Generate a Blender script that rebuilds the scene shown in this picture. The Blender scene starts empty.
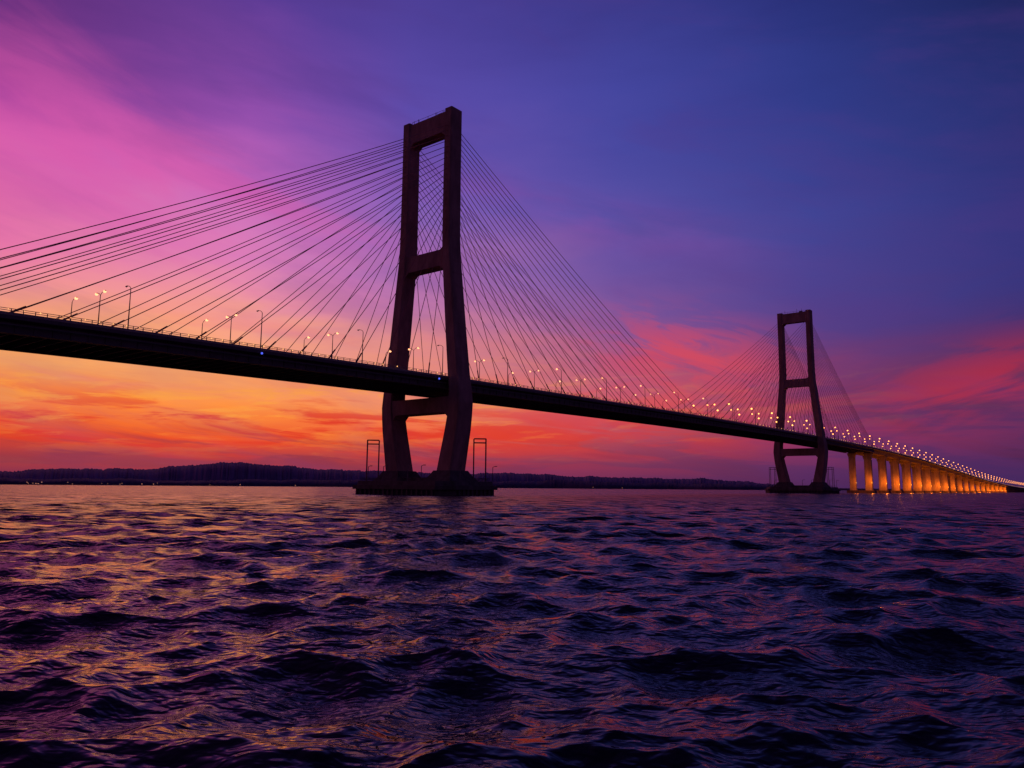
import bpy, math, random
import numpy as np
from mathutils import Matrix, Vector
random.seed(7); rng=np.random.default_rng(11)
sc=bpy.context.scene
sc.view_settings.view_transform='Standard'; sc.view_settings.look='None'
sc.view_settings.exposure=0; sc.view_settings.gamma=1

def lin(c):
    return tuple((v/255/12.92 if v/255<=0.04045 else ((v/255+0.055)/1.055)**2.4) for v in c)+(1.0,)

# ---------------------------------------------------------------- materials
def mat(name, base=(0.3,0.3,0.3), rough=0.8, noise=0.0, scale=1.0, emit=None, estr=0.0, metallic=0.0, bump=0.0, nosample=True):
    m=bpy.data.materials.new(name); m.use_nodes=True; nt=m.node_tree
    b=nt.nodes['Principled BSDF']
    b.inputs['Base Color'].default_value=(*base,1); b.inputs['Roughness'].default_value=rough
    b.inputs['Metallic'].default_value=metallic
    if noise>0:
        tc=nt.nodes.new('ShaderNodeTexCoord')
        mp=nt.nodes.new('ShaderNodeMapping'); mp.inputs['Scale'].default_value=(scale,scale,scale*0.35)
        n=nt.nodes.new('ShaderNodeTexNoise'); n.inputs['Scale'].default_value=1; n.inputs['Detail'].default_value=8
        n.inputs['Roughness'].default_value=0.65
        r=nt.nodes.new('ShaderNodeValToRGB')
        r.color_ramp.elements[0].position=0.3; r.color_ramp.elements[1].position=0.7
        r.color_ramp.elements[0].color=(*[c*(1-noise) for c in base],1)
        r.color_ramp.elements[1].color=(*[min(1,c*(1+noise)) for c in base],1)
        nt.links.new(tc.outputs['Object'],mp.inputs['Vector']); nt.links.new(mp.outputs[0],n.inputs['Vector'])
        nt.links.new(n.outputs['Fac'],r.inputs[0]); nt.links.new(r.outputs[0],b.inputs['Base Color'])
        if bump>0:
            bp=nt.nodes.new('ShaderNodeBump'); bp.inputs['Distance'].default_value=bump
            nt.links.new(n.outputs['Fac'],bp.inputs['Height']); nt.links.new(bp.outputs[0],b.inputs['Normal'])
    if emit is not None:
        b.inputs['Emission Color'].default_value=(*emit,1); b.inputs['Emission Strength'].default_value=estr
        if nosample: m.cycles.emission_sampling='NONE'
    return m
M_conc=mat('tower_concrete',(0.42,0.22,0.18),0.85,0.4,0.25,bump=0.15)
M_deck=mat('girder_steel',(0.12,0.08,0.08),0.6,0.3,0.4)
M_asph=mat('asphalt',(0.05,0.05,0.05),0.9,0.2,2.0)
M_rail=mat('railing_paint',(0.40,0.33,0.25),0.6,0.2,1.0)
M_cable=mat('cable_sheath',(0.50,0.15,0.11),0.55,0.1,1.0)
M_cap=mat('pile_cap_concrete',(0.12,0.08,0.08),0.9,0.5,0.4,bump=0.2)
M_pier=mat('pier_concrete',(0.40,0.30,0.20),0.9,0.4,0.3)
M_pole=mat('galvanised_pole',(0.18,0.15,0.16),0.5,0.1,1.0,metallic=0.3)
M_lampN=mat('lamp_lens_pink',(0.8,0.6,0.5),0.3,emit=(1.0,0.38,0.17),estr=2.4)
M_lampF=mat('lamp_lens_amber',(0.8,0.6,0.4),0.3,emit=(1.0,0.34,0.08),estr=4.2)
M_off=mat('lamp_lens_unlit',(0.2,0.18,0.18),0.3,0.05,1)
M_bead=mat('rail_glint_glow',(0.8,0.6,0.4),0.3,emit=(1.0,0.45,0.16),estr=1.5)  # emission imitates lamplight caught by the railing, not a fitting of its own
M_blue=mat('navigation_light_lens',(0.1,0.1,0.6),0.3,emit=(0.08,0.12,0.9),estr=1.3)
M_flood=mat('floodlight_lens',(0.8,0.6,0.3),0.3,emit=(1.0,0.42,0.08),estr=2.0)

# ---------------------------------------------------------------- mesh builder
S0=(-33.2,295.0); DX,DY=0.6245,0.781
def W(s,u,z): return (S0[0]+DX*s+DY*u, S0[1]+DY*s-DX*u, z)
class MB:
    def __init__(s): s.v=[];s.f=[];s.m=[]
    def loft(s,secs,mi=0,cap=True):
        n=len(secs[0]); b=len(s.v)
        for q in secs: s.v+= [tuple(p) for p in q]
        for i in range(len(secs)-1):
            for j in range(n):
                k=(j+1)%n
                s.f.append((b+i*n+j,b+i*n+k,b+(i+1)*n+k,b+(i+1)*n+j)); s.m.append(mi)
        if cap:
            s.f.append(tuple(b+j for j in range(n))[::-1]); s.m.append(mi)
            s.f.append(tuple(b+(len(secs)-1)*n+j for j in range(n))); s.m.append(mi)
    def box(s,s0,s1,u0,u1,z0,z1,mi=0):
        s.loft([[W(s0,u0,z),W(s1,u0,z),W(s1,u1,z),W(s0,u1,z)] for z in (z0,z1)],mi)
    def lbox(s,x0,x1,y0,y1,z0,z1,mi=0):
        s.loft([[(x0,y0,z),(x1,y0,z),(x1,y1,z),(x0,y1,z)] for z in (z0,z1)],mi)
    def tube(s,pts,r,n=6,mi=0,r2=None):
        secs=[]
        L=len(pts)
        for i,p in enumerate(pts):
            p=Vector(p); a=Vector(pts[max(0,i-1)]); c=Vector(pts[min(L-1,i+1)])
            d=(c-a).normalized(); up=Vector((0,0,1)) if abs(d.z)<0.95 else Vector((1,0,0))
            e=d.cross(up).normalized(); g=e.cross(d)
            rr=r if r2 is None else r+(r2-r)*i/(L-1)
            secs.append([tuple(p+e*rr*math.cos(2*math.pi*k/n)+g*rr*math.sin(2*math.pi*k/n)) for k in range(n)])
        s.loft(secs,mi)
    def ball(s,c,r,mi=0,n=8,h=5,sz=1.0):
        secs=[]
        for i in range(h+1):
            t=-math.pi/2+math.pi*(i+0.02)/(h+0.04); 
            secs.append([(c[0]+r*math.cos(t)*math.cos(2*math.pi*k/n),c[1]+r*math.cos(t)*math.sin(2*math.pi*k/n),c[2]+r*sz*math.sin(t)) for k in range(n)])
        s.loft(secs,mi)
    def mesh(s,name,mats):
        me=bpy.data.meshes.new(name); me.from_pydata(s.v,[],s.f)
        for m in mats: me.materials.append(m)
        me.polygons.foreach_set('material_index',s.m); me.update()
        return me
    def obj(s,name,mats,parent=None,bevel=0):
        o=bpy.data.objects.new(name,s.mesh(name,mats)); sc.collection.objects.link(o)
        if parent: 
            o.parent=parent; o.matrix_parent_inverse=parent.matrix_world.inverted()
        return o
def empty(name,loc=(0,0,0),parent=None):
    e=bpy.data.objects.new(name,None); sc.collection.objects.link(e); e.location=loc
    e.empty_display_size=1
    if parent:
        e.parent=parent; e.matrix_parent_inverse=parent.matrix_world.inverted()
    bpy.context.view_layer.update(); return e

bridge=empty('cable_stayed_bridge',W(217,0,0))

# deck profile
PS=[-420,-150,0,217,434,626,828,1056,1400,1800,2290,3200]
PH=[33,41.0,43.4,45.3,45.6,44.0,40.0,32.0,19.5,11.5,7.0,6.0]
from numpy import interp
def H(s):
    t=np.linspace(-60,60,13); return float(np.mean(interp(s+t,PS,PH)))

# ---------------------------------------------------------------- deck
def sweep(mb,poly,srange,mi=0):
    mb.loft([[W(s,u,H(s)+dz) for u,dz in poly] for s in srange],mi)
ss=list(np.arange(-420,2400,12.0))+[2400,2800,3200]
d=MB()
sweep(d,[(-15.3,0),(-15.3,-0.9),(-14.2,-1.3),(14.2,-1.3),(15.3,-0.9),(15.3,0)],ss,0)
sc1=[s for s in ss if -192<=s<=614]+[614]
for u in (-13.2,13.2):
    sweep(d,[(u-0.5,-1.303),(u-0.5,-3.8),(u+0.5,-3.8),(u+0.5,-1.303)],[-192]+sc1,0)
    sweep(d,[(u-0.9,-3.803),(u-0.9,-3.95),(u+0.9,-3.95),(u+0.9,-3.803)],[-192]+sc1,0)
s=-190
while s<612:
    h=H(s); d.box(s-0.2,s+0.2,-12.6,12.6,h-3.6,h-1.32,0)
    for u in (13.82,-13.82): d.box(s-0.1,s+0.1,u-0.11,u+0.11,h-3.75,h-1.35,0)
    s+=4
for rng_s in ([x for x in ss if x<=-192]+[-192],[614]+[x for x in ss if x>614]):
    for uc in (-7.7,7.7):
        sweep(d,[(uc-5,-1.303),(uc-3.3,-4.2),(uc+3.3,-4.2),(uc+5,-1.303)],rng_s,1)
sweep(d,[(14.6,-1.9),(14.6,-2.2),(14.85,-2.2),(14.85,-1.9)],[x for x in ss if x<612],0)
d.obj('deck_girder',[M_deck,M_pier],bridge)
d=MB()
sweep(d,[(-14.2,0.004),(-14.2,0.08),(14.2,0.08),(14.2,0.004)],ss,0)
d.obj('roadway',[M_asph],bridge)
d=MB()
s=-400
while s<900:
    for u in (-5,5,-8.6,8.6): d.box(s,s+5,u-0.08,u+0.08,H(s+2.5)+0.085,H(s+2.5)+0.09)
    s+=12
d.obj('lane_markings',[mat('road_paint',(0.8,0.8,0.78),0.6,0.1,1)],bridge)
d=MB()
for u in (-14.9,14.9):
    sweep(d,[(u-0.2,0.004),(u-0.2,0.7),(u+0.2,0.7),(u+0.2,0.004)],ss,0)
    for hz in (1.1,1.55): sweep(d,[(u-0.07,hz-0.06),(u-0.07,hz+0.06),(u+0.07,hz+0.06),(u+0.07,hz-0.06)],ss,0)
    s=-300
    while s<900: d.box(s-0.08,s+0.08,u-0.08,u+0.08,H(s)+0.7,H(s)+1.55); s+=2.5
for u in (-1.0,1.0):
    sweep(d,[(u-0.15,0.1),(u-0.1,0.9),(u+0.1,0.9),(u+0.15,0.1)],ss,0)
d.obj('railing',[M_rail],bridge)
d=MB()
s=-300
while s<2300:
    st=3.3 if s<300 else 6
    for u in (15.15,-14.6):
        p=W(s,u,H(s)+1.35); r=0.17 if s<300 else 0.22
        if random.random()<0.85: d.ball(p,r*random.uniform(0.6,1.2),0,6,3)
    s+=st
d.obj('railing_glint_beads',[M_bead],bridge)  # glowing beads added in place of street-lamp light glinting on the parapet
d=MB()
for s_,u_ in ((-83,15.6),(6,15.6),(-9,15.6)):
    p=W(s_,u_,H(s_)-0.9); d.ball(p,0.34,0); d.box(s_-0.5,s_+0.5,15.31,15.45,H(s_)-1.2,H(s_)-0.5,1)
d.obj('navigation_lights',[M_blue,M_deck],bridge)

# ---------------------------------------------------------------- towers
LV=[(151.2,11.8,4.0,6.3),(124,11.7,4.1,6.4),(99,11.8,4.2,6.6),(92,12.1,4.3,6.7),(84,12.9,4.5,6.8),(61,15.2,5.0,7.1),(45,17.0,5.3,7.4),
    (39,17.9,5.5,7.6),(34,18.2,5.9,7.8),(29,17.7,6.1,8.0),(24,16.9,6.4,8.2),(8.5,13.7,7.3,8.6)]
def legc(z):
    zs=[l[0] for l in LV][::-1]
    return [float(interp(z,zs,[l[i] for l in LV][::-1])) for i in (1,2,3)]
def tower(sc0,name):
    e=empty(name,W(sc0,0,0),bridge)
    for sgn,nm in ((-1,'leg_1'),(1,'leg_2')):
        d=MB(); secs=[]
        for z,uc,w,dd in LV:
            c=0.45; a=w/2; b=dd/2; U=sgn*uc
            poly=[(-b,-a+c),(-b+c,-a),(b-c,-a),(b,-a+c),(b,a-c),(b-c,a),(-b+c,a),(-b,a-c)]
            secs.append([W(sc0+p,U+q,z) for p,q in poly])
        d.loft(secs[::-1])
        for z in np.arange(14,148,5.0):
            uc,w,dd=legc(z)
            a=w/2+0.06; b=dd/2+0.06; U=sgn*uc
            if abs(z-37)>6:
                d.loft([[W(sc0-b+.5,U-a,zz),W(sc0+b-.5,U-a,zz),W(sc0+b-.5,U+a,zz),W(sc0-b+.5,U+a,zz)] for zz in (z,z+0.18)])
        o=d.obj(nm,[M_conc],e)
        d=MB(); U=sgn*13.7
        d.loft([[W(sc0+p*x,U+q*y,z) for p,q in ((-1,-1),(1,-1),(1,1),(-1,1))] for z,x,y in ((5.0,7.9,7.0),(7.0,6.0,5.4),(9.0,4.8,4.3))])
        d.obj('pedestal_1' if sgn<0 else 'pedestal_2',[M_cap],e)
    for nm,z0,z1,dd,hn in (('top_crossbeam',142.0,150.2,5.4,2.0),('upper_crossbeam',87.6,94.0,5.6,2.0),('lower_crossbeam',30.6,36.4,7.0,2.2)):
        d=MB(); b=dd/2
        ui=legc(z0)[0]-legc(z0)[1]/2+0.6; uh=legc(z0-hn)[0]-legc(z0-hn)[1]/2+0.6; ut=legc(z1)[0]-legc(z1)[1]/2+0.6
        prof=[(-uh,z0-hn),(-ui+2.5,z0),(ui-2.5,z0),(uh,z0-hn),(ut,z1),(-ut,z1)]
        if nm=='upper_crossbeam':
            prof=[(-uh,z0-hn),(-ui+2.5,z0),(ui-2.5,z0),(uh,z0-hn),(ut,z1+1.4),(ut-2,z1),(-ut+2,z1),(-ut,z1+1.4)]
        d.loft([[W(sc0+q,u,z) for u,z in prof] for q in (-b,b)])
        d.obj(nm,[M_conc],e)
    d=MB()
    CA,CB=27.0,16.5
    def octa(a,b,c,z): return [W(sc0+p,q,z) for p,q in ((-b,-a+c),(-b+c,-a),(b-c,-a),(b,-a+c),(b,a-c),(b-c,a),(-b+c,a),(-b,a-c))]
    d.loft([octa(CA-1,CB-1,5,z) for z in (-2,2.0)]+[octa(CA,CB,5.2,2.05),octa(CA,CB,5.2,3.5),octa(CA-1.2,CB-1.2,5,3.55),octa(CA-1.6,CB-1.6,5,5.1)])
    for k in range(-8,9):
        for q in (-CB+.6,CB-.6): d.box(sc0+q-0.3,sc0+q+0.3,k*2.5-0.35,k*2.5+0.35,-2,2.05)
    for k in range(-4,5):
        for q in (-CA+.6,CA-.6): d.box(sc0+k*2.3-0.35,sc0+k*2.3+0.35,q-0.3,q+0.3,-2,2.05)
    d.box(sc0-4,sc0+4,-7,7,5.1,6.4)
    for a in (-CA+2,CA-2):
        for z in (5.7,6.2): d.tube([W(sc0-9,a,z),W(sc0+9,a,z)],0.06,4)
    for b in (-CB+2,CB-2):
        for z in (5.7,6.2): d.tube([W(sc0+b,-20,z),W(sc0+b,20,z)],0.06,4)
        for k in range(-9,10): d.tube([W(sc0+b,k*2.1,5.1),W(sc0+b,k*2.1,6.2)],0.06,4)
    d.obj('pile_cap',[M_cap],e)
    for i,(u0,s0) in enumerate(((-21.0,-7.5),(20.5,8.5))):
        d=MB()
        pa=[(s0-1.6,u0-1.6),(s0+1.6,u0+1.6)]
        for p,q in pa:
            for o_ in (-0.9,0.9):
                d.tube([W(sc0+p+o_,q-o_,4.9),W(sc0+p+o_,q-o_,21.0)],0.19,6)
            for z in np.arange(7,20,1.7): d.tube([W(sc0+p-0.9,q+0.9,z),W(sc0+p+0.9,q-0.9,z+0.85)],0.09,4)
        for z in (21.0,19.5):
            for o_ in (-0.9,0.9):
                d.tube([W(sc0+pa[0][0]+o_,pa[0][1]-o_,z),W(sc0+pa[1][0]+o_,pa[1][1]-o_,z)],0.19,6)
        d.obj('access_gantry_%d'%(i+1),[M_pole],e)
    d=MB()
    for u0,s0 in ((-8,-13.5),(5,-13.5),(24,-6),(-24,4),(24,12),(12,-13.5),(-16,-14)):
        d.tube([W(sc0+s0,u0,5),W(sc0+s0,u0,10.5)],0.13,6); d.tube([W(sc0+s0,u0,10.4),W(sc0+s0+0.3,u0+1.0,10.8)],0.10,5)
        d.box(sc0+s0,sc0+s0+0.5,u0+0.9,u0+1.7,10.6,10.85)
    for u0 in (-10.5,-8,10.5,6,2): d.tube([W(sc0,u0,150.0),W(sc0,u0,152.2+random.random()*1.5)],0.12,5)
    d.box(sc0-1.2,sc0+1.2,4.2,6.6,150.22,151.4)
    for u0 in (-9,-5,0,5,9): d.tube([W(sc0-2.4,u0,150.1),W(sc0-2.4,u0,151.3)],0.08,4)
    d.tube([W(sc0-2.4,-9,151.3),W(sc0-2.4,9,151.3)],0.08,4)
    d.obj('posts_and_aerials',[M_pole],e)
    mainp=[14+11.9*k for k in range(18)]
    sidep=[14+11.2*k for k in range(14)]+[164.5,169.5,174,178]
    for sgn,nm in ((-1,'cables_1'),(1,'cables_2')):
        d=MB()
        for inward in (1,-1):
            direction = 1 if sc0<200 else -1
            pos = mainp if inward==1 else sidep
            for k,p in enumerate(pos):
                za=104+ (144.0-104)*(k/17.0)**0.92
                uc,w,dd=legc(za)
                dirn=direction*inward
                A=Vector(W(sc0+dirn*dd*0.45,sgn*uc,za)); sd=sc0+dirn*p
                B=Vector(W(sd,sgn*14.9,H(sd)+0.2))
                L=(A-B).length; pts=[]
                for i in range(11):
                    t=i/10; q=A.lerp(B,t); q.z-=4*t*(1-t)*L*0.010*(L/220); pts.append(tuple(q))
                d.tube(pts,0.12,5)
                q2=B.lerp(A,4.5/L); d.tube([tuple(B),tuple(q2)],0.24,6)
        d.obj(nm,[M_cable],e)
    return e
tower(0,'near_pylon'); tower(434,'far_pylon')

# ---------------------------------------------------------------- approach piers
def pier(mb,s):
    h=H(s)
    for uc in (-7.7,7.7):
        zt=h-4.22
        def rc(a,b,z): 
            c=0.4; return [W(s+p,uc+q,z) for p,q in ((-b,-a+c),(-b+c,-a),(b-c,-a),(b,-a+c),(b,a-c),(b-c,a),(-b+c,a),(-b,a-c))]
        zs=[(1.5,3.1,1.9),(max(2.5,zt-4.0),3.0,1.8),(max(3,zt-0.8),4.2,2.0),(zt,4.2,2.0)]
        if zt>3.2: mb.loft([rc(a,b,z) for z,a,b in zs],0)
    mb.box(s-4.5,s+4.5,-13,13,-2,2.6,1)
pm=MB(); pl=[-192,-272,-352]
for s in pl: pier(pm,s)
sp=[614+58*k for k in range(28)]
for s in sp: pier(pm,s)
pm.obj('approach_piers',[M_pier,M_cap],bridge)
fm=MB()
def light(name,loc,power,col,r=0.8):
    l=bpy.data.lights.new(name,'POINT'); l.energy=power; l.color=col; l.shadow_soft_size=r
    o=bpy.data.objects.new(name,l); sc.collection.objects.link(o); o.location=loc
    o.parent=bridge; o.matrix_parent_inverse=bridge.matrix_world.inverted()
LC=(1.0,0.20,0.010)
for k,s in enumerate(sp):
    if k>18: break
    pw=[3600,4400,5000,5200,5400][min(k,4)]
    zl=max(5.0,min(11.0,H(s)*0.25))
    p=W(s-8.0,12.0,zl); fm.ball((p[0],p[1],p[2]-1.1),0.3,0)
    fm.tube([W(s-8.0,12,-1),W(s-8.0,12,zl-1.2)],0.15,5,1)
    light('pier_floodlight',p,pw,LC)
    if k<9:
        p=W(s-10,-2,zl); light('pier_floodlight',p,pw*0.8,LC); fm.ball((p[0],p[1],p[2]-1.1),0.3,0)
        fm.tube([W(s-10,-2,-1),W(s-10,-2,zl-1.2)],0.15,5,1)
fm.obj('floodlight_heads',[M_flood,M_pole],bridge)

# ---------------------------------------------------------------- street lamps
def lamp_mesh(double,lens,big,name):
    d=MB(); hh=11.4
    d.tube([(0,0,0),(0,0,hh*0.5),(0,0,hh)],0.18,8,0,r2=0.10)
    d.lbox(-0.28,0.28,-0.28,0.28,0,0.35,0)
    for sg in ((1,-1) if double else (1,)):
        pts=[(0,0,hh-0.1),(0,sg*0.5,hh+0.45),(0,sg*1.2,hh+0.75),(0,sg*2.0,hh+0.85)]
        d.tube(pts,0.08,6)
        d.loft([[(x,sg*y,z) for x,y in ((-0.17*q,1.9),(0.17*q,1.9),(0.22*q,2.5),(0.12*q,3.0),(-0.12*q,3.0),(-0.22*q,2.5))] for z,q in ((hh+0.78,1.0),(hh+0.98,0.7))],0)
        d.ball((0,sg*2.45,hh+0.66),big,1,8,4,0.85)
    return d.mesh(name,[M_pole,lens])
LM={}
for key,(db,ln,bg) in {'eN':(False,M_lampN,0.48),'cN':(True,M_lampN,0.44),'off':(False,M_off,0.14),'eF':(False,M_lampF,0.66),'cF':(True,M_lampF,0.56)}.items():
    LM[key]=lamp_mesh(db,ln,bg,'street_lamp_'+key)
s=-121-38.4*5
while s<2350:
    far=s>250
    for u in (-14.1,0,14.1):
        if u==0: me=LM['cF' if far else 'cN']
        elif u<0: me=LM['eF' if far else 'eN']
        else: me=LM['eF' if far else ('eN' if s>40 else 'off')]
        o=bpy.data.objects.new('street_lamp',me); sc.collection.objects.link(o)
        sl_=s+(u-14.1)/28.2*2.8
        o.location=W(sl_,u,H(sl_)+0.07)
        uv=Vector((DY,-DX,0)); tgt=uv if u<=0 else -uv
        o.rotation_euler=(0,0,math.atan2(tgt.y,tgt.x)-math.pi/2)
    s+=38.4

# ---------------------------------------------------------------- hills (far shore)
def ridge(name,azs,hs,dist,depth,material,rough,seed,n=900):
    r=np.random.default_rng(seed)
    az=np.linspace(azs[0],azs[-1],n); h=np.interp(az,azs,hs)
    nz=np.zeros(n)
    for f,a in ((0.6,1),(1.7,.6),(4,.35),(10,.25),(25,.2),(60,.15)):
        ph=r.uniform(0,6.28,3); nz+=a*(np.sin(az*f+ph[0])+0.6*np.sin(az*f*1.37+ph[1]))
    nz+=r.normal(0,0.35,n)
    h=np.maximum(h+rough*nz*np.clip(h/30,0.15,1),0.5)
    v=[];f=[]
    rows=[(0,-2),(0.02,0.25),(0.25,0.6),(0.6,1.0),(1.0,0.7),(1.6,-0.1)]
    for j,(dd,k) in enumerate(rows):
        for i in range(n):
            a=math.radians(az[i]); R=dist+depth*dd + 60*math.sin(az[i]*0.7)
            z=h[i]*k if j else -2
            if j==1: z=min(h[i]*0.8,4+6*r.random())
            if j in(2,): z=z*(0.9+0.25*r.random())
            v.append((R*math.sin(a),R*math.cos(a),z))
    for j in range(len(rows)-1):
        for i in range(n-1):
            f.append((j*n+i,j*n+i+1,(j+1)*n+i+1,(j+1)*n+i))
    me=bpy.data.meshes.new(name); me.from_pydata(v,[],f); me.materials.append(material)
    for p in me.polygons: p.use_smooth=True
    o=bpy.data.objects.new(name,me); sc.collection.objects.link(o); return o
M_hill=mat('hazy_forested_hill',(0.17,0.09,0.22),1.0,0.2,0.01)  # purple distance haze is put into the hill colour
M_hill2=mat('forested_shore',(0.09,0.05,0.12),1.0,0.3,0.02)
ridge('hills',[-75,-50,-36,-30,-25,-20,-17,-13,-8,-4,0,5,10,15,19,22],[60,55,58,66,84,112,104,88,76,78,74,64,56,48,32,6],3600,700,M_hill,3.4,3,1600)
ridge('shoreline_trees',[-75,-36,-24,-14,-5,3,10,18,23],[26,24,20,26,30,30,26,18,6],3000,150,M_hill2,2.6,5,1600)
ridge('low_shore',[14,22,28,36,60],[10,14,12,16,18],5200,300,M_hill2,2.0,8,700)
d=MB()
r2=random.Random(4)
for i in range(24):
    a=math.radians(r2.choice([r2.uniform(-35,-22),r2.uniform(-36,10),r2.uniform(-30,-24)])); R=2900
    q=r2.uniform(0.7,1.4)
    d.ball((R*math.sin(a),R*math.cos(a),r2.uniform(4,9)),q,0,6,3)
    d.tube([(R*math.sin(a),R*math.cos(a)+2,-1),(R*math.sin(a),R*math.cos(a)+2,5)],0.3,5,1)
d.obj('shore_lights',[mat('shore_lamp_glow',(0.8,0.6,0.5),0.5,emit=(1.0,0.38,0.22),estr=1.0),M_pole])

# ---------------------------------------------------------------- water
radii=[2.0]
while radii[-1]<1300: radii.append(radii[-1]*1.009)
while radii[-1]<16000: radii.append(radii[-1]*1.03)
radii=np.array(radii)
azd=np.concatenate([np.arange(-44,44,0.085),np.arange(44,316,2.5)])
th=np.radians(azd); dth=np.radians(np.where(azd<44,0.085,2.5))
R,T=np.meshgrid(radii,th,indexing='ij'); DT=np.meshgrid(radii,dth,indexing='ij')[1]
X=(R*np.sin(T)).ravel(); Y=(R*np.cos(T)).ravel()
sp_=np.maximum(R*DT,R*np.where(R<1300,0.009,0.03)).ravel()
Zs=np.zeros_like(X); OX=np.zeros_like(X); OY=np.zeros_like(X); RES=np.zeros_like(X)
NW=150
lam=np.exp(rng.uniform(math.log(0.22),math.log(8.5),NW))
wd=math.radians(-68); tot=0
for l in lam:
    spread=0.42 if l>2.5 else 0.80
    a_=wd+rng.normal(0,spread); kx,ky=math.cos(a_),math.sin(a_); kk=2*math.pi/l
    ka=0.043*math.exp(-((math.log(l/1.7))**2)/2.6)*rng.uniform(0.5,1.5)
    amp=ka/kk; tot+=ka*ka
    wgt=np.clip((l/sp_-2.0)/2.0,0,1)
    sel=wgt>0
    RES[sel]+=wgt[sel]*ka*ka
    ph=kk*(kx*X[sel]+ky*Y[sel])+rng.uniform(0,6.28)
    g=wgt[sel]*amp
    Zs[sel]+=g*np.cos(ph); sn=g*np.sin(ph)*1.3
    OX[sel]-=kx*sn; OY[sel]-=ky*sn
UN=1-RES/tot
co=np.stack([X+OX,Y+OY,Zs],1)
nr,nc=len(radii),len(th)
co=np.vstack([co,[[0,0,0]]])
i=np.arange(nr-1)[:,None]; j=np.arange(nc)[None,:]; jn=(j+1)%nc
quads=np.stack([(i*nc+j),(i*nc+jn),((i+1)*nc+jn),((i+1)*nc+j)],-1).reshape(-1,4)[:, ::-1]
tris=np.stack([np.full(nc,nr*nc),(np.arange(nc)+1)%nc,np.arange(nc)],-1)
me=bpy.data.meshes.new('water')
me.vertices.add(len(co)); me.vertices.foreach_set('co',co.astype(np.float32).ravel())
nl=quads.size+tris.size; me.loops.add(nl)
me.loops.foreach_set('vertex_index',np.concatenate([quads.ravel(),tris.ravel()]).astype(np.int32))
npoly=len(quads)+len(tris); me.polygons.add(npoly)
ls=np.concatenate([np.arange(len(quads))*4,quads.size+np.arange(len(tris))*3]).astype(np.int32)
me.polygons.foreach_set('loop_start',ls)
me.update(calc_edges=True)
me.polygons.foreach_set('use_smooth',np.ones(len(me.polygons),dtype=bool))
at=me.attributes.new('fine_chop','FLOAT','POINT'); at.data.foreach_set('value',np.append(UN,0).astype(np.float32))
wo=bpy.data.objects.new('water',me); sc.collection.objects.link(wo)
wm=bpy.data.materials.new('sea_water'); wm.use_nodes=True; nt=wm.node_tree; b=nt.nodes['Principled BSDF']
b.inputs['Base Color'].default_value=(0.007,0.004,0.018,1)
b.inputs['IOR'].default_value=1.31
tc=nt.nodes.new('ShaderNodeTexCoord'); an=nt.nodes.new('ShaderNodeAttribute'); an.attribute_name='fine_chop'
rr_=nt.nodes.new('ShaderNodeMapRange'); rr_.inputs[3].default_value=0.07; rr_.inputs[4].default_value=0.26
nt.links.new(an.outputs['Fac'],rr_.inputs[0]); nt.links.new(rr_.outputs[0],b.inputs['Roughness'])
prev=None
for scl,dist,rot,s0,s1 in ((0.13,5.0,0.2,0.0,1.0),(0.45,2.1,0.4,0.0,1.0),(1.6,0.50,0.3,0.14,1.0),(5.5,0.08,0.5,0.8,1.0)):
    mp=nt.nodes.new('ShaderNodeMapping'); mp.inputs['Rotation'].default_value=(0,0,rot); mp.inputs['Scale'].default_value=(scl*0.6,scl,scl)
    n=nt.nodes.new('ShaderNodeTexNoise'); n.inputs['Scale'].default_value=1; n.inputs['Detail'].default_value=1.5; n.inputs['Distortion'].default_value=0.3
    bp=nt.nodes.new('ShaderNodeBump'); bp.inputs['Distance'].default_value=dist
    mr=nt.nodes.new('ShaderNodeMapRange'); mr.inputs[3].default_value=s0; mr.inputs[4].default_value=s1
    nt.links.new(an.outputs['Fac'],mr.inputs[0]); nt.links.new(mr.outputs[0],bp.inputs['Strength'])
    nt.links.new(tc.outputs['Object'],mp.inputs[0]); nt.links.new(mp.outputs[0],n.inputs['Vector']); nt.links.new(n.outputs['Fac'],bp.inputs['Height'])
    if prev: nt.links.new(prev.outputs[0],bp.inputs['Normal'])
    prev=bp
nt.links.new(prev.outputs[0],b.inputs['Normal'])
me.materials.append(wm)

# ---------------------------------------------------------------- sky
w=bpy.data.worlds.new('World'); sc.world=w; w.use_nodes=True; nt=w.node_tree
w.cycles.sampling_method='MANUAL'; w.cycles.sample_map_resolution=256
N=nt.nodes; Lk=nt.links; bg=N['Background']
def setin(node,i,x):
    if isinstance(x,(int,float)): node.inputs[i].default_value=x
    else: Lk.new(x,node.inputs[i])
def math_(op,a,b=None,c=None,clamp=False):
    n=N.new('ShaderNodeMath'); n.operation=op; n.use_clamp=clamp
    setin(n,0,a)
    if b is not None: setin(n,1,b)
    if c is not None: setin(n,2,c)
    return n.outputs[0]
def sstep(x,a,b_):
    n=N.new('ShaderNodeMapRange'); n.interpolation_type='SMOOTHSTEP'; setin(n,0,x); n.inputs[1].default_value=a; n.inputs[2].default_value=b_
    n.inputs[3].default_value=0; n.inputs[4].default_value=1; return n.outputs[0]
def lstep(x,a,b_,c=0,d_=1):
    n=N.new('ShaderNodeMapRange'); n.interpolation_type='LINEAR'; setin(n,0,x); n.inputs[1].default_value=a; n.inputs[2].default_value=b_
    n.inputs[3].default_value=c; n.inputs[4].default_value=d_; return n.outputs[0]
def mix(f,a,b_,bt='MIX'):
    n=N.new('ShaderNodeMix'); n.data_type='RGBA'; n.blend_type=bt
    setin(n,0,f)
    for idx,x in ((6,a),(7,b_)):
        if isinstance(x,tuple): n.inputs[idx].default_value=x
        else: Lk.new(x,n.inputs[idx])
    return n.outputs[2]
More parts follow.
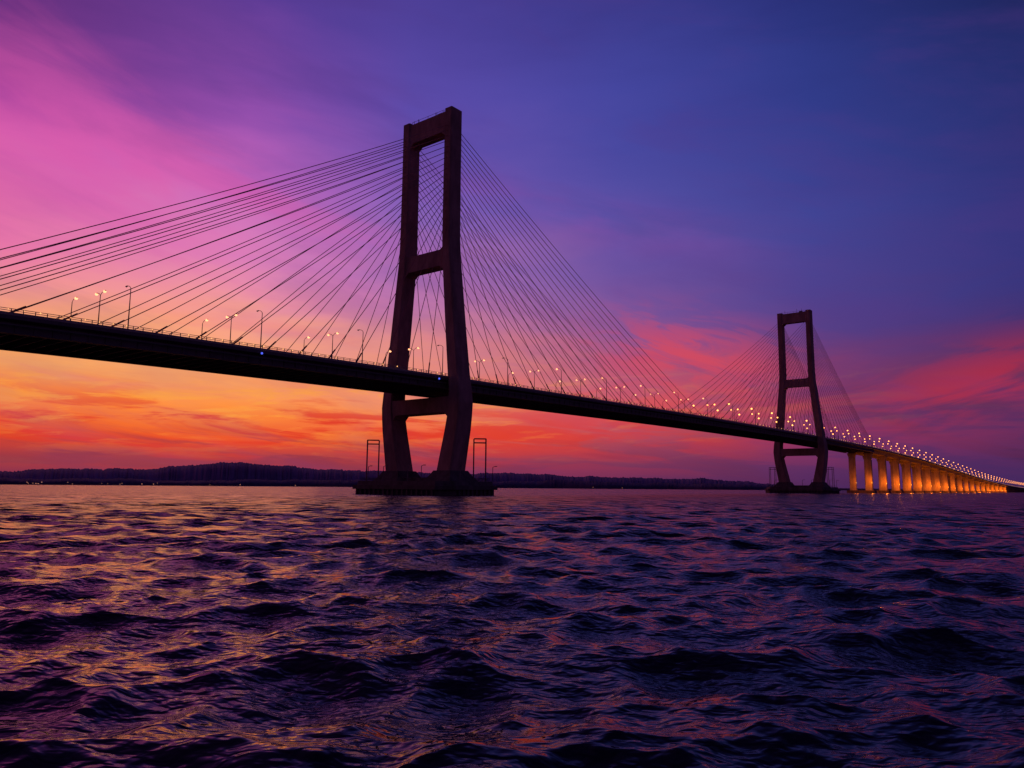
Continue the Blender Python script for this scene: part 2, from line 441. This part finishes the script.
tc=N.new('ShaderNodeTexCoord'); sx=N.new('ShaderNodeSeparateXYZ'); Lk.new(tc.outputs['Generated'],sx.inputs[0])
az=math_('MULTIPLY',math_('ARCTAN2',sx.outputs[0],sx.outputs[1]),57.2958)
el=math_('MAXIMUM',math_('MULTIPLY',math_('ARCSINE',sx.outputs[2]),57.2958),0.0)
def vec(a,b_,c=0.0):
    n=N.new('ShaderNodeCombineXYZ'); setin(n,0,a); setin(n,1,b_); setin(n,2,c); return n.outputs[0]
def noise(v,detail=6,rough=0.55,dist=0.0):
    n=N.new('ShaderNodeTexNoise'); n.inputs['Scale'].default_value=1; n.inputs['Detail'].default_value=detail
    n.inputs['Roughness'].default_value=rough; n.inputs['Distortion'].default_value=dist; Lk.new(v,n.inputs['Vector']); return n.outputs['Fac']
wn=noise(vec(math_('MULTIPLY',az,0.05),math_('MULTIPLY',el,0.2),3.3),4,0.55,0.3)
elw=math_('ADD',el,math_('MULTIPLY',math_('SUBTRACT',wn,0.5),math_('MINIMUM',math_('MULTIPLY',el,0.8),8.0)))
def ramp(stops):
    n=N.new('ShaderNodeValToRGB'); cr=n.color_ramp; cr.interpolation='LINEAR'
    st=[(e/60.0,lin(c)) for e,c in stops]
    cr.elements[0].position=st[0][0]; cr.elements[0].color=st[0][1]
    cr.elements[1].position=st[-1][0]; cr.elements[1].color=st[-1][1]
    for p,c in st[1:-1]:
        q=cr.elements.new(p); q.color=c
    Lk.new(math_('DIVIDE',elw,60.0),n.inputs[0]); return n.outputs[0]
cols=[
(-35,[(0,(108,42,82)),(1.7,(148,48,68)),(3.0,(226,64,36)),(5,(253,122,42)),(8,(252,168,90)),(11.5,(242,150,142)),(15,(232,118,166)),(20,(212,92,172)),(24,(168,66,156)),(29,(100,46,124)),(45,(50,28,74))]),
(-20,[(0,(104,42,82)),(1.8,(150,48,68)),(3.3,(230,68,38)),(5.5,(255,144,58)),(8.5,(253,170,108)),(12,(240,150,158)),(16,(218,126,186)),(21,(196,100,188)),(26,(142,76,170)),(32,(88,57,146)),(45,(44,30,78))]),
(-8,[(0,(102,42,86)),(1.8,(146,52,76)),(4,(236,88,56)),(6,(252,143,85)),(9,(230,142,130)),(13,(192,120,170)),(20,(128,94,182)),(27,(92,75,170)),(34,(76,62,150)),(50,(34,28,72))]),
(8,[(0,(94,42,88)),(2,(126,52,90)),(4,(190,72,82)),(6.5,(205,90,104)),(9,(176,84,124)),(13,(122,82,154)),(20,(84,78,164)),(28,(68,69,158)),(34,(59,58,140)),(50,(32,27,70))]),
(22,[(0,(74,38,86)),(2,(94,42,88)),(5,(118,50,92)),(8,(118,56,110)),(12,(84,61,134)),(18,(64,67,148)),(27,(49,59,138)),(34,(38,45,116)),(50,(27,26,68))]),
(35,[(0,(56,34,78)),(2,(66,34,80)),(5,(90,38,80)),(7,(96,42,86)),(10,(70,45,106)),(15,(53,51,124)),(24,(38,47,114)),(30,(28,36,92)),(50,(24,24,64))]),
]
c=ramp(cols[0][1])
for (a0,_),(a1,st) in zip(cols[:-1],cols[1:]):
    c=mix(lstep(az,a0,a1),c,ramp(st))
back=ramp([(0,(72,36,74)),(8,(62,36,82)),(25,(42,32,80)),(50,(29,24,64))])
bf=math_('MAXIMUM',sstep(az,50,115),sstep(math_('MULTIPLY',az,-1),45,115))
c=mix(bf,c,back)
def gauss(ca,ce,wa,we,rot=0.0):
    da=math_('SUBTRACT',az,ca); de=math_('SUBTRACT',el,ce)
    cr_,sr=math.cos(math.radians(rot)),math.sin(math.radians(rot))
    p=math_('ADD',math_('MULTIPLY',da,cr_),math_('MULTIPLY',de,sr)); q=math_('SUBTRACT',math_('MULTIPLY',de,cr_),math_('MULTIPLY',da,sr))
    e=math_('ADD',math_('POWER',math_('ABSOLUTE',math_('DIVIDE',p,wa)),2.0),math_('POWER',math_('ABSOLUTE',math_('DIVIDE',q,we)),2.0))
    return math_('EXPONENT',math_('MULTIPLY',e,-1.0))
def rotc(rot,fa,fe,seed):
    cr_,sr=math.cos(math.radians(rot)),math.sin(math.radians(rot))
    p=math_('ADD',math_('MULTIPLY',az,cr_),math_('MULTIPLY',el,sr)); q=math_('SUBTRACT',math_('MULTIPLY',el,cr_),math_('MULTIPLY',az,sr))
    return vec(math_('MULTIPLY',p,fa),math_('MULTIPLY',q,fe),seed)
front=math_('SUBTRACT',1.0,bf)
M=lambda a,b_: math_('MULTIPLY',a,b_)
n1=noise(rotc(-3,0.10,0.80,1.7),6,0.6,0.5)
c=mix(M(M(M(sstep(n1,0.44,0.58),gauss(-18,4.1,34,2.1)),front),0.98),c,lin((222,48,34)))
n1b=noise(rotc(3,0.13,1.0,8.1),6,0.62,0.5)
c=mix(M(M(M(sstep(n1b,0.50,0.62),gauss(-20,6.0,26,2.4)),front),0.85),c,lin((255,162,62)))
n1d=noise(rotc(-4,0.08,0.55,15.1),6,0.6,0.6)
c=mix(M(M(M(sstep(n1d,0.48,0.66),gauss(-24,9.0,20,3.0)),front),0.45),c,lin((236,120,120)))
n1c=noise(rotc(-6,0.10,0.9,4.4),5,0.6,0.6)
c=mix(M(M(M(sstep(n1c,0.48,0.64),gauss(-22,2.2,28,1.4)),front),0.8),c,lin((138,44,70)))
n2=noise(rotc(-18,0.17,0.60,5.1),6,0.6,1.0)
c=mix(M(M(sstep(n2,0.40,0.60),gauss(13,9.4,6.5,2.4,-12)),0.85),c,lin((214,72,92)))
n3=noise(rotc(12,0.13,0.65,9.4),6,0.58,0.7)
c=mix(M(M(sstep(n3,0.36,0.62),gauss(32,6.8,8.0,2.2,14)),0.85),c,lin((174,42,70)))
c=mix(M(M(sstep(n3,0.40,0.60),gauss(6,6.0,14.0,1.8,0)),0.55),c,lin((226,78,78)))
n4=noise(rotc(-15,0.040,0.24,2.2),6,0.56,0.6)
c=mix(M(M(M(sstep(n4,0.40,0.64),gauss(-28,21,17,5.5,-14)),front),0.60),c,lin((220,90,170)))
c=mix(M(M(M(sstep(n4,0.40,0.68),gauss(-14,27.5,16,2.2,-14)),front),0.30),c,lin((74,54,142)))
c=mix(M(M(sstep(n4,0.38,0.62),gauss(2,20.5,13,1.6,-12)),0.45),c,lin((148,80,172)))
n5=noise(rotc(-12,0.06,0.24,6.6),6,0.58,0.4)
c=mix(M(M(sstep(n5,0.44,0.68),front),0.20),c,lin((86,54,132)))
sky=N.new('ShaderNodeTexSky'); sky.sky_type='NISHITA'; sky.sun_disc=False
SUN_EL,SUN_AZ=math.radians(0.5),math.radians(-24)
sky.sun_elevation=SUN_EL; sky.sun_rotation=SUN_AZ
bg2=N.new('ShaderNodeBackground'); Lk.new(sky.outputs[0],bg2.inputs[0]); bg2.inputs[1].default_value=0.003
Lk.new(c,bg.inputs[0]); bg.inputs[1].default_value=1.0
add=N.new('ShaderNodeAddShader'); Lk.new(bg.outputs[0],add.inputs[0]); Lk.new(bg2.outputs[0],add.inputs[1])
Lk.new(add.outputs[0],N['World Output'].inputs[0])

sl=bpy.data.lights.new('sun','SUN'); sl.energy=0.07; sl.angle=math.radians(20); sl.color=(1.0,0.32,0.12)
so=bpy.data.objects.new('sun',sl); sc.collection.objects.link(so)
sd=Vector((math.sin(SUN_AZ)*math.cos(0.07),math.cos(SUN_AZ)*math.cos(0.07),math.sin(0.07)))
so.rotation_euler=sd.to_track_quat('Z','Y').to_euler(); so.location=(-200,400,200)

# ---------------------------------------------------------------- camera
cd=bpy.data.cameras.new('camera'); cam=bpy.data.objects.new('camera',cd); sc.collection.objects.link(cam)
cd.sensor_width=36; cd.lens=27.0; cd.clip_start=0.1; cd.clip_end=40000
cam.matrix_world=Matrix.Translation((0,0,3.0))@Matrix.Rotation(math.radians(90+7.67),4,'X')@Matrix.Rotation(math.radians(0.42),4,'Z')
sc.camera=cam
